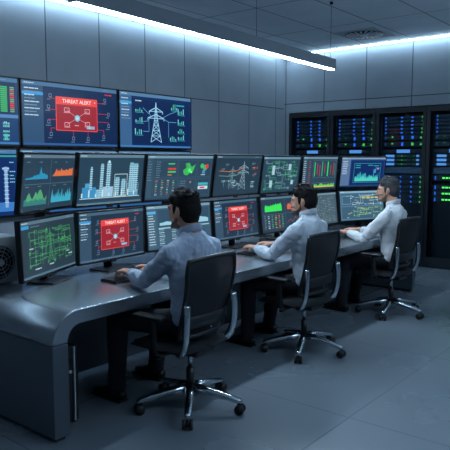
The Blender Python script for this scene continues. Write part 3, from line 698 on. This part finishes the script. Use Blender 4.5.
def unit(kind, z, h, y_mid, label, gi):
    o = tag(link({'patch': 'patch_panel', 'disp': 'display_unit', 'bar': 'storage_unit', 'clus': 'network_switch'}.get(kind, 'server'), mesh_of('face_%s_%d' % (kind, h * 1000), lambda bm: (box(bm, (0.25, 0, 0), (0.50, UW, h - 0.006), 0.003), box(bm, (-0.0005, 0, 0), (0.006, UW * 0.86, h * 0.55), 0.001), [box(bm, (-0.003, UW * 0.36 - k * 0.055, -h * 0.12), (0.004, 0.04, h * 0.3)) for k in range(12)] if kind in ('blade', 'two') else 0), M['face2'] if kind == 'patch' else M['face'])), label, 'server', gi)
    o.location = (XR + 0.09, y_mid, z)
    if kind == 'blade':
        light(o, .04, 0, .016, .024, 'blue'); light(o, .295, 0, .034, .018, 'blue'); light(o, .46, 0, .034, .018, 'blue'); light(o, .61, 0, .013, .024, random.choice(('green', 'dim')))
        for k in (.12, .2, .38): light(o, k, 0, .012, .012, 'dimb')
    elif kind == 'two':
        light(o, .04, 0, .022, .04, 'dimb'); light(o, .15, .01, .026, .022, 'green' if random.random() < .7 else 'dim'); light(o, .31, 0, .03, .05, 'blue'); light(o, .47, 0, .036, .04, random.choice(('blue', 'green', 'blue'))); light(o, .6, -.005, .026, .024, 'green')
    elif kind == 'disp':
        light(o, .33, 0, .21, .05, 'pale')
    elif kind == 'bar':
        light(o, .12, 0, .14, .036, 'pale'); light(o, .56, 0, .04, .03, 'pale')
        for k in (.26, .31, .36, .5): light(o, k, 0, .02, .014, 'dim' if k != .31 else 'green')
    elif kind == 'patch':
        for k in range(16): light(o, .05 + .035 * k, -.012, .012, .030, 'dimb')
    elif kind == 'dots':
        light(o, .04, 0, .016, .04, 'blue'); light(o, .3, 0, .02, .026, 'blue'); light(o, .47, 0, .02, .026, 'blue'); light(o, .61, 0, .016, .022, 'green')
    elif kind == 'clus':
        light(o, .04, 0, .016, .05, 'blue')
        for k in range(6): light(o, .16 + .05 * k, 0, .034, .020, 'bright_green')
LAY = [('blade', .057)] * 5 + [('two', .09)] + [('gap', .012)] + [('two', .085)] + [('gap', .03)] + [('disp', .07), ('gap', .005), ('bar', .062), ('bar', .062), ('bar', .062), ('gap', .01), ('patch', .105), ('gap', .01)]
TAIL = {2: [('dots', .075)] * 6, 3: [('clus', .09), ('gap', .05), ('clus', .09), ('clus', .09), ('clus', .09)]}
WORDS = {'blade': 'slim black server with blue lights', 'two': 'black server with blue and green lights', 'disp': 'black unit with pale blue display', 'bar': 'black storage unit with pale blue bar', 'patch': 'grey patch panel with upright ticks', 'dots': 'black server with sparse dot lights', 'clus': 'black switch with green lights'}
for i in range(4):
    y0, y1 = YB[i + 1], YB[i]; ym = (y0 + y1) / 2; wd = y1 - y0 - 0.006
    t = thing('server_rack', RACKL[i], 'server rack', (XR, ym, 0), 0, 'server racks in the end wall')
    D = 1.05
    bm = B()
    for sy in (-1, 1): box(bm, (D / 2, sy * (wd / 2 - 0.01), 1.195), (D, 0.02, 2.39))
    box(bm, (D / 2, 0, 2.375), (D, wd - 0.04, 0.03)); box(bm, (D / 2, 0, 0.04), (D, wd - 0.04, 0.08)); box(bm, (D - 0.01, 0, 1.2), (0.02, wd - 0.04, 2.3))
    obj('cabinet', bm, M['rackm'], t)
    bm = B()
    for sy in (-1, 1): box(bm, (0.10, sy * (UW / 2 + 0.022), 1.22), (0.03, 0.035, 2.26))
    obj('mounting_post', bm, M['rackm'], t)
    dr_bm = B(); e = 0.055
    for sy in (-1, 1): box(dr_bm, (-0.015, sy * (wd / 2 - e / 2), 1.2), (0.028, e, 2.36), 0.003)
    box(dr_bm, (-0.015, 0, 2.345), (0.028, wd - 2 * e, 0.07)); box(dr_bm, (-0.015, 0, 0.09), (0.028, wd - 2 * e, 0.14))
    dr = obj('door', dr_bm, M['rackm'], t)
    bm = B(); box(bm, (-0.013, 0, 1.235), (0.005, wd - 2 * e, 2.15)); obj('glass_pane', bm, M['glass'], dr)
    bm = B(); box(bm, (-0.036, wd / 2 - 0.027, 1.18), (0.012, 0.018, 0.16), 0.004); obj('handle', bm, M['dark'], dr)
    z = 2.27; n = 0
    lay = LAY + TAIL.get(i, [])
    if i < 2: lay = LAY[:11]
    for kind, h in lay:
        if kind != 'gap':
            unit(kind, z - h / 2, h, ym, '%s, %s from top, %s' % (WORDS[kind], ORD[n], RN[i] + ('' if i == 0 else ' from corner')), 'units in the %s' % RN[i]); n += 1
        z -= h
    bm = B(); box(bm, (0.13, 0, (z + 0.1) / 2), (0.02, UW, z - 0.1)); obj('blank_panel', bm, M['rackm'], t)

# ------------------------------------------------------------------ chairs
def make_chair(x, y, rz, star, label):
    t = thing('office_chair', label, 'chair', (x, y, 0), rz, 'office chairs at the desk')
    bm = B(); tube(bm, [(0, 0, .085), (0, 0, .16)], [.045, .036], n=18, rounded=False); obj('hub', bm, M['chrome'], t)
    for k in range(5):
        a = star - rz + 2 * PI * k / 5; c, s = math.cos(a), math.sin(a); R = .335
        bm = B(); sweep_rect(bm, [(c * r, s * r, z) for r, z in ((.025, .135), (.12, .125), (.23, .105), (R - .005, .083), (R + .012, .076))], [.07, .062, .052, .042, .030], [.055, .048, .040, .032, .024]); obj('leg', bm, M['chrome'], t)
        ca = obj('caster', B(), M['black'], t)
        bm = B(); tube(bm, [(c * R, s * R, .035), (c * R, s * R, .078)], .009, n=8); px, py = -s, c
        tube(bm, [(c * R - px * .012, s * R - py * .012, .034), (c * R + px * .012, s * R + py * .012, .034)], .018, n=14, rounded=False, up=(0, 0, 1))
        bm.to_mesh(ca.data); bm.free()
        for sg in (-1, 1):
            bm = B(); o0 = sg * .013; o1 = sg * .031
            tube(bm, [(c * R + px * o0, s * R + py * o0, .031), (c * R + px * o1, s * R + py * o1, .031)], .031, n=20, rounded=False); obj('wheel', bm, M['rubber'], ca)
    bm = B(); tube(bm, [(0, 0, .16), (0, 0, .27)], .026, n=16, rounded=False, mi=0); tube(bm, [(0, 0, .27), (0, 0, .40)], .015, n=14, rounded=False, mi=1); obj('gas_column', bm, [M['black'], M['chrome']], t)
    bm = B(); box(bm, (0, 0.0, .395), (.20, .26, .04), .012); tube(bm, [(-.10, .05, .39), (-.24, .05, .385)], .007, n=8); box(bm, (-.255, .05, .385), (.04, .03, .014), .004); obj('tilt_mechanism', bm, M['black'], t)
    # seat cushion: rounded slab with a waterfall front
    bm = B(); nx, ny = 14, 14; hw, hd = .25, .24
    top, bot = [], []
    for j in range(ny + 1):
        rt, rb = [], []
        for i in range(nx + 1):
            u, v = -1 + 2 * i / nx, -1 + 2 * j / ny
            q = 1 - .07 * (abs(u) ** 4) * (abs(v) ** 4)
            X, Y = hw * u * q, .085 + hd * v * q
            e = max(abs(u), abs(v)); k = math.sqrt(max(0, 1 - e ** 8))
            zt = .428 + .034 * k + .008 * u * u - (.012 * max(0, v) ** 3); zb = .428 - .014 * k
            rt.append(bm.verts.new((X, Y, zt))); rb.append(bm.verts.new((X, Y, zb)))
        top.append(rt); bot.append(rb)
    for j in range(ny):
        for i in range(nx):
            bm.faces.new((top[j][i], top[j][i + 1], top[j + 1][i + 1], top[j + 1][i])); bm.faces.new((bot[j][i], bot[j + 1][i], bot[j + 1][i + 1], bot[j][i + 1]))
    bmesh.ops.remove_doubles(bm, verts=bm.verts[:], dist=1e-5); obj('seat', bm, M['fabric'], t, smooth=True)
    # backrest: curved frame with net
    def back(u, v):      # u -1..1 across, v 0..1 up
        w = .215 + .03 * v - .015 * max(0, v - .85) / .15
        zz = .52 + .485 * v; yy = -.135 - .085 * v + .035 * u * u + .012 * math.cos(v * 5)
        return Vector((u * w, yy, zz))
    bk = obj('backrest', B(), M['black'], t)
    bm = B(); loop = [back(-1, v / 12) for v in range(13)] + [back(-1 + 2 * k / 10, 1) + Vector((0, 0, .012 * (1 - (k / 5 - 1) ** 2))) for k in range(1, 10)] + [back(1, 1 - v / 12) for v in range(13)] + [back(1 - 2 * k / 10, 0) for k in range(1, 11)]
    tube(bm, loop, (.015, .013) and .0145, n=10, up=(0, 1, 0)); bm.to_mesh(bk.data); bm.free()
    for p in bk.data.polygons: p.use_smooth = True
    bm = B(); G = [[bm.verts.new(back(-1 + 2 * i / 10, j / 14)) for i in range(11)] for j in range(15)]
    for j in range(14):
        for i in range(10): bm.faces.new((G[j][i], G[j][i + 1], G[j + 1][i + 1], G[j + 1][i])).smooth = True
    obj('net_panel', bm, M['net'], bk)
    bm = B(); pts = [back(-1 + 2 * i / 10, .2) + Vector((0, -.016, 0)) for i in range(11)]
    sweep_rect(bm, pts, .012, .075); obj('lumbar_bar', bm, M['black'], bk)
    for sg in (-1, 1):
        bm = B(); P = spline([(sg * .232, -.170, .74), (sg * .242, -.175, .65), (sg * .242, -.165, .53), (sg * .225, -.13, .445), (sg * .18, -.06, .408), (sg * .09, 0, .392)], 5)
        sweep_rect(bm, P, .050, .034, up=(sg * .2, 1, .35)); obj('back_support', bm, M['chrome'], t)
        ar = obj('armrest', B(), M['black'], t)
        bm = B(); box(bm, (sg * .285, .085, .648), (.075, .235, .026), .011, seg=3); bm.to_mesh(ar.data); bm.free(); 
        bm = B(); sweep_rect(bm, spline([(sg * .18, .05, .405), (sg * .268, .05, .415), (sg * .29, .05, .47), (sg * .285, .06, .635)], 5), .026, .05, up=(0, 1, 0)); obj('arm_post', bm, M['black'], ar)
    return t
make_chair(2.85, 2.58, 0.05, math.radians(147), 'black office chair with chrome base holding the man in the pale blue shirt')
make_chair(4.33, 2.63, -0.02, math.radians(204), 'black office chair with chrome base holding the dark bearded man')
make_chair(5.99, 2.59, -0.05, math.radians(191), 'black office chair with chrome base holding the grey haired man')

# ------------------------------------------------------------------ people
def ik(a, b, l1, l2, pole):
    a, b = Vector(a), Vector(b); d = b - a; L = min(d.length, (l1 + l2) * 0.995); n = d.normalized()
    x = (L * L + l1 * l1 - l2 * l2) / (2 * L); h = math.sqrt(max(0, l1 * l1 - x * x))
    p = Vector(pole); p = (p - n * p.dot(n)).normalized()
    return a + n * x + p * h
def lerp(a, b, t): return Vector(a) * (1 - t) + Vector(b) * t

def hand(bm, w, d, side, curl=0.5):
    """w wrist, d forward, side: +1 thumb towards +x. Palm down, fingers bent over the keys."""
    d = Vector(d).normalized(); upv = Vector((0, 0, 1)); s = d.cross(upv).normalized() ; u = s.cross(d).normalized()
    th = -side                                   # s points to +x for a forward hand; thumb on the inner side
    kn = []; Z = 1.12
    for k, (off, ln) in enumerate(((.031, .088), (.0105, .094), (-.0105, .090), (-.030, .080))):
        o = off * side * Z; ln *= Z
        base_ = w + s * o * .55; kk = w + d * ln + s * o + u * (.012 - .004 * abs(k - 1))
        tube(bm, [base_, lerp(base_, kk, .5) + u * .004, kk], [(.014, .015), (.0125, .0135), (.0108, .0112)], n=10)
        kn.append((kk, k))
    for (kk, k), fl in zip(kn, (.070, .078, .073, .058)):
        fan = s * side * (.05, .015, -.02, -.06)[k]
        d1 = (d + fan - u * .25).normalized(); d2 = (d + fan - u * (.9 + .1 * k) * (curl + .5)).normalized(); d3 = (d + fan - u * (1.8 * (curl + .4))).normalized()
        fl *= Z; p1 = kk + d1 * fl * .45; p2 = p1 + d2 * fl * .32; p3 = p2 + d3 * fl * .23
        tube(bm, [kk, p1, p2, p3], [.0098, .0088, .008, .0068], n=10)
    b0 = w + d * .024 + s * side * .024 - u * .004; b1 = w + d * .064 + s * side * .058 - u * .012; b2 = b1 + d * .03 + s * side * .010 - u * .010; b3 = b2 + d * .022 - s * side * .004 - u * .006
    tube(bm, [b0, b1, b2, b3], [.016, .0118, .0100, .0078], n=10)

def person(x, y, rz, wl, wr, headpos, headyaw, headpitch, shirt, hair, beard, hairk, label, knees=((-.28, .45), (.13, .45)), feet=((-.29, .46), (.15, .54)), lean=0.0):
    Mi = (Matrix.Translation((x, y, 0)) @ Matrix.Rotation(rz, 4, 'Z')).inverted()
    wl, wr, hp = Mi @ Vector(wl), Mi @ Vector(wr), Mi @ Vector(headpos)
    hip = Vector((0, 0, .565)); waist = Vector((0, .015 + lean * .3, .75)); chest = Vector((0, .035 + lean * .7, .95)); up_ch = Vector((0, .035 + lean, 1.03)); nb = Vector((hp.x * .5, .04 + lean, 1.115))
    sh = [Vector((-.203, .04 + lean, 1.008)), Vector((.203, .04 + lean, 1.008))]
    wr_ = [wl, wr]
    el = [ik(sh[i], wr_[i], .31, .29, ((-.5, .5)[i], -.35, -.7)) for i in range(2)]
    Rh = Matrix.Rotation(headyaw - rz * 0, 3, 'Z') @ Matrix.Rotation(headpitch, 3, 'X')
    HS = 1.09
    def hd(p): return hp + Rh @ (Vector(p) * HS)
    def hell(bm, c, r): ell(bm, hd(c), tuple(k * HS for k in r), Rh)
    # ---- body
    bm = B()
    hell(bm, (0, -.012, .028), (.074, .094, .086)); hell(bm, (0, .012, -.01), (.068, .078, .09)); hell(bm, (0, .022, -.066), (.052, .062, .046)); hell(bm, (0, .072, -.088), (.026, .02, .02))
    hell(bm, (0, .068, .022), (.055, .026, .018)); 
    tube(bm, [hd((0, .082, .014)), hd((0, .098, -.010)), hd((0, .108, -.030))], [(.009, .009), (.0115, .011), (.0145, .010)], n=10, up=Rh @ Vector((0, 1, 0)))
    for sg in (-1, 1):
        hell(bm, (sg * .040, .054, -.03), (.020, .022, .018)); hell(bm, (sg * .011, .097, -.033), (.008, .010, .008)); hell(bm, (sg * .031, .073, .010), (.016, .013, .006)); hell(bm, (sg * .031, .072, -.011), (.016, .012, .006))
        t = Rh @ Matrix.Rotation(sg * -.35, 3, 'Z') @ Matrix.Rotation(.2, 3, 'X')
        ell(bm, hd((sg * .077, -.016, -.012)), (.008, .018, .030), t); ell(bm, hd((sg * .074, -.006, -.032)), (.007, .010, .012), t)
    hell(bm, (0, .088, -.056), (.024, .013, .006)); hell(bm, (0, .085, -.066), (.021, .013, .007))
    tube(bm, [nb + Vector((0, -.005, -.03)), lerp(nb, hd((0, -.03, -.06)), .5), hd((0, -.025, -.04))], [(.062, .066), (.056, .060), (.054, .058)], n=18, up=(0, 1, 0))
    tube(bm, [hip, waist, chest, up_ch], [(.15, .105), (.13, .095), (.15, .105), (.13, .085)], n=20, up=(0, 1, 0))
    for i, sg in enumerate((-1, 1)):
        tube(bm, [lerp(nb, sh[i], .3), sh[i]], [.045, .05], n=12)
        tube(bm, [sh[i], lerp(sh[i], el[i], .5), el[i], lerp(el[i], wr_[i], .35), lerp(el[i], wr_[i], .75), wr_[i]], [.048, .042, .036, .037, .029, .025], n=14)
        kx, ky = knees[i]; fx, fy = feet[i]; K = Vector((kx, ky, .55)); A = Vector((fx, fy, .10))
        tube(bm, [hip + Vector((sg * .09, 0, -.005)), lerp(hip + Vector((sg * .09, 0, 0)), K, .5), K], [.08, .072, .055], n=14)
        tube(bm, [K, lerp(K, A, .35), A], [.054, .05, .036], n=14)
        fd = Vector((wr_[i].x - el[i].x, (wr_[i].y - el[i].y), 0)); fd = (fd.normalized() * .4 + Vector((-sg * .10, 1, 0)).normalized() * .6); fd.z = -.04
        hand(bm, wr_[i] + Vector((0, 0, 0)), fd, -sg)
    root = sculpt('person', bm, M['skin'], .0045, 2, None, None, (x, y, 0), rz)
    tag(root, label, 'person', 'operators at the desk')
    # ---- hair
    bm = B()
    hell(bm, (0, -.022, .050), (.079, .094, .078)); hell(bm, (0, -.048, .008), (.077, .070, .082)); hell(bm, (0, .028, .086), (.056, .050, .034)); hell(bm, (0, -.055, -.045), (.060, .046, .046))
    for sg in (-1, 1): hell(bm, (sg * .070, .012, .012), (.009, .012, .036)); hell(bm, (sg * .054, .03, .068), (.024, .032, .032))
    rr = random.Random(hairk)
    for k in range(46):
        a, e = rr.uniform(0, 2 * PI), rr.uniform(.35, 1.5)
        p = Vector((.078 * math.cos(a) * math.cos(e), -.022 + .092 * math.sin(a) * math.cos(e), .056 + .074 * math.sin(e)))
        if p.z > .06 or p.y < 0: 
            q = p + Vector((rr.uniform(-.01, .01), .02 + rr.uniform(-.01, .01), .006)); tube(bm, [hd(p), hd(q)], [.012, .008], n=6)
    o = sculpt('hair', bm, M[hair], .006, 2, root)
    # ---- beard / stubble
    bm = B()
    hell(bm, (0, .026, -.075), (.0505, .060, .040)); hell(bm, (0, .074, -.092), (.0275, .0215, .0205))
    for sg in (-1, 1): hell(bm, (sg * .03, .06, -.088), (.014, .018, .014)); tube(bm, [hd((sg * .0655, .006, -.02)), hd((sg * .058, .008, -.052)), hd((sg * .044, .045, -.080)), hd((sg * .024, .074, -.096))], [.008, .012, .014, .014], n=8)
    hell(bm, (0, .092, -.046), (.024, .010, .0045))
    sculpt('beard', bm, M[beard], .005, 2, root)
    for sg in (-1, 1):
        bm = B(); ell(bm, hd((sg * .031, .0705, .0)), (.012, .011, .010), Rh, 12); ell(bm, hd((sg * .031, .0795, .0)), (.0055, .003, .0055), Rh, 10, 1); obj('eye', bm, [M['eye'], M['iris']], root)
        bm = B(); tube(bm, [hd((sg * .014, .093, .022)), hd((sg * .032, .089, .028)), hd((sg * .052, .072, .022))], [.005, .0055, .003], n=6); obj('eyebrow', bm, M[hair], root)
    # ---- shirt
    bm = B()
    tube(bm, [hip + Vector((0, -.005, .03)), waist, lerp(waist, chest, .5), chest, up_ch, up_ch + Vector((0, 0, .05))], [(.20, .138), (.182, .132), (.19, .137), (.202, .14), (.19, .116), (.11, .08)], n=26, up=(0, 1, 0))
    ell(bm, chest + Vector((0, -.045, .04)), (.15, .085, .14))
    for i, sg in enumerate((-1, 1)):
        tube(bm, [nb + Vector((sg * .03, -.005, -.02)), lerp(nb, sh[i], .55) + Vector((0, -.005, -.002)), sh[i]], [(.06, .066), (.064, .062), (.070, .066)], n=14)
        E = lerp(el[i], wr_[i], .0)
        tube(bm, [sh[i] + Vector((0, 0, 0)), lerp(sh[i], el[i], .25), lerp(sh[i], el[i], .6), el[i], lerp(el[i], wr_[i], .3), lerp(el[i], wr_[i], .65), lerp(el[i], wr_[i], .80)], [.074, .069, .060, .054, .053, .044, .038], n=16)
        # sleeve folds gathered at the elbow
        for k in range(4):
            c0 = lerp(el[i], sh[i], .05 + .13 * k); ax = (sh[i] - el[i]).normalized(); 
            ell(bm, c0 + Vector((sg * .006 * (k % 2), 0, -.004)), (.060 + .003 * (k % 2), .060, .016), ax.to_track_quat('Z', 'Y').to_matrix())
    sculpt('shirt', bm, M[shirt], .009, 4, root, [(.05, .021), (.16, .03)])
    bm = B(); ringp = []
    for k in range(25):
        a = PI / 2 + .25 + (2 * PI - .5) * k / 24; ringp.append(nb + Vector((.071 * math.cos(a), .008 + .071 * math.sin(a), .040 - .022 * math.sin(a))))
    sweep_rect(bm, ringp, .007, .045); obj('collar', bm, M[shirt], root)
    for i in range(2):
        bm = B(); tube(bm, [lerp(el[i], wr_[i], .74), lerp(el[i], wr_[i], .87)], [.043, .038], n=18, rounded=False); obj('cuff', bm, M[shirt], root)
    # ---- trousers
    bm = B()
    tube(bm, [hip + Vector((0, -.01, -.02)), hip + Vector((0, 0, .02)), hip + Vector((0, .003, .06))], [(.185, .13), (.178, .132), (.165, .115)], n=22, up=(0, 1, 0))
    for i, sg in enumerate((-1, 1)):
        kx, ky = knees[i]; fx, fy = feet[i]; K = Vector((kx, ky, .555)); A = Vector((fx, fy - .005, .085)); Hp = hip + Vector((sg * .095, 0, 0))
        tube(bm, [Hp, lerp(Hp, K, .5), K], [(.096, .09), (.088, .082), (.072, .07)], n=16); tube(bm, [K, lerp(K, A, .4), A], [.073, .067, .060], n=16)
    sculpt('trousers', bm, M['trouser'], .011, 4, root, [(.08, .014)])
    for i, sg in enumerate((-1, 1)):
        fx, fy = feet[i]; bm = B()
        tube(bm, [(fx, fy - .05, .045), (fx, fy + .04, .05), (fx + sg * .01, fy + .13, .034), (fx + sg * .015, fy + .19, .030)], [(.036, .042), (.042, .046), (.046, .033), (.036, .026)], n=16)
        box(bm, (fx + sg * .006, fy + .07, .009), (.082, .29, .016), .006)
        obj('shoe', bm, M['shoe'], root)
    return root
person(2.925, 2.59, 0.0, (2.85, 3.14, .822), (3.10, 3.16, .822), (2.925, 2.70, 1.275), 0.05, -0.06, 'shirt_blue', 'hair', 'stubble', 3, 'man in a pale blue shirt with dark hair typing, back to the camera', lean=.0)
person(4.45, 2.64, 0.0, (4.37, 3.17, .822), (4.69, 3.20, .822), (4.475, 2.745, 1.25), 0.30, -0.06, 'shirt_pale', 'hair', 'beard', 5, 'man in a pale grey shirt with dark hair and beard typing', lean=.0)
person(6.07, 2.59, 0.0, (5.97, 3.10, .822), (6.28, 3.13, .822), (6.11, 2.71, 1.285), 0.24, -0.06, 'shirt_white', 'hair_grey', 'beard_grey', 9, 'grey haired man in a white shirt typing at the far seat', lean=.0)

# ------------------------------------------------------------------ light
w = bpy.data.worlds.new('world'); sc.world = w; w.use_nodes = True
bg = w.node_tree.nodes['Background']; bg.inputs[0].default_value = (0.34, 0.56, 0.84, 1); bg.inputs[1].default_value = 0.13
def area(name, loc, rot, sx, sy, e, col):
    l = bpy.data.lights.new(name, 'AREA'); l.shape = 'RECTANGLE'; l.size = sx; l.size_y = sy; l.energy = e; l.color = col
    o = bpy.data.objects.new(name, l); COL.objects.link(o); o.location = loc; o.rotation_euler = rot
    return o
area('added_ceiling_fill', (4.2, -1.6, 2.1), (PI, 0, 0), 3.0, 1.2, 230, (0.55, 0.78, 1.0))  # unseen upward fill, added to brighten the dark ceiling and general ambience
area('added_room_fill', (3.6, -0.6, 3.3), (0, 0, 0), 3.0, 0.2, 25, (0.62, 0.82, 1.0))  # unseen overhead fill, added to lift the floor and the men's backs
sc.cycles.use_denoising = True
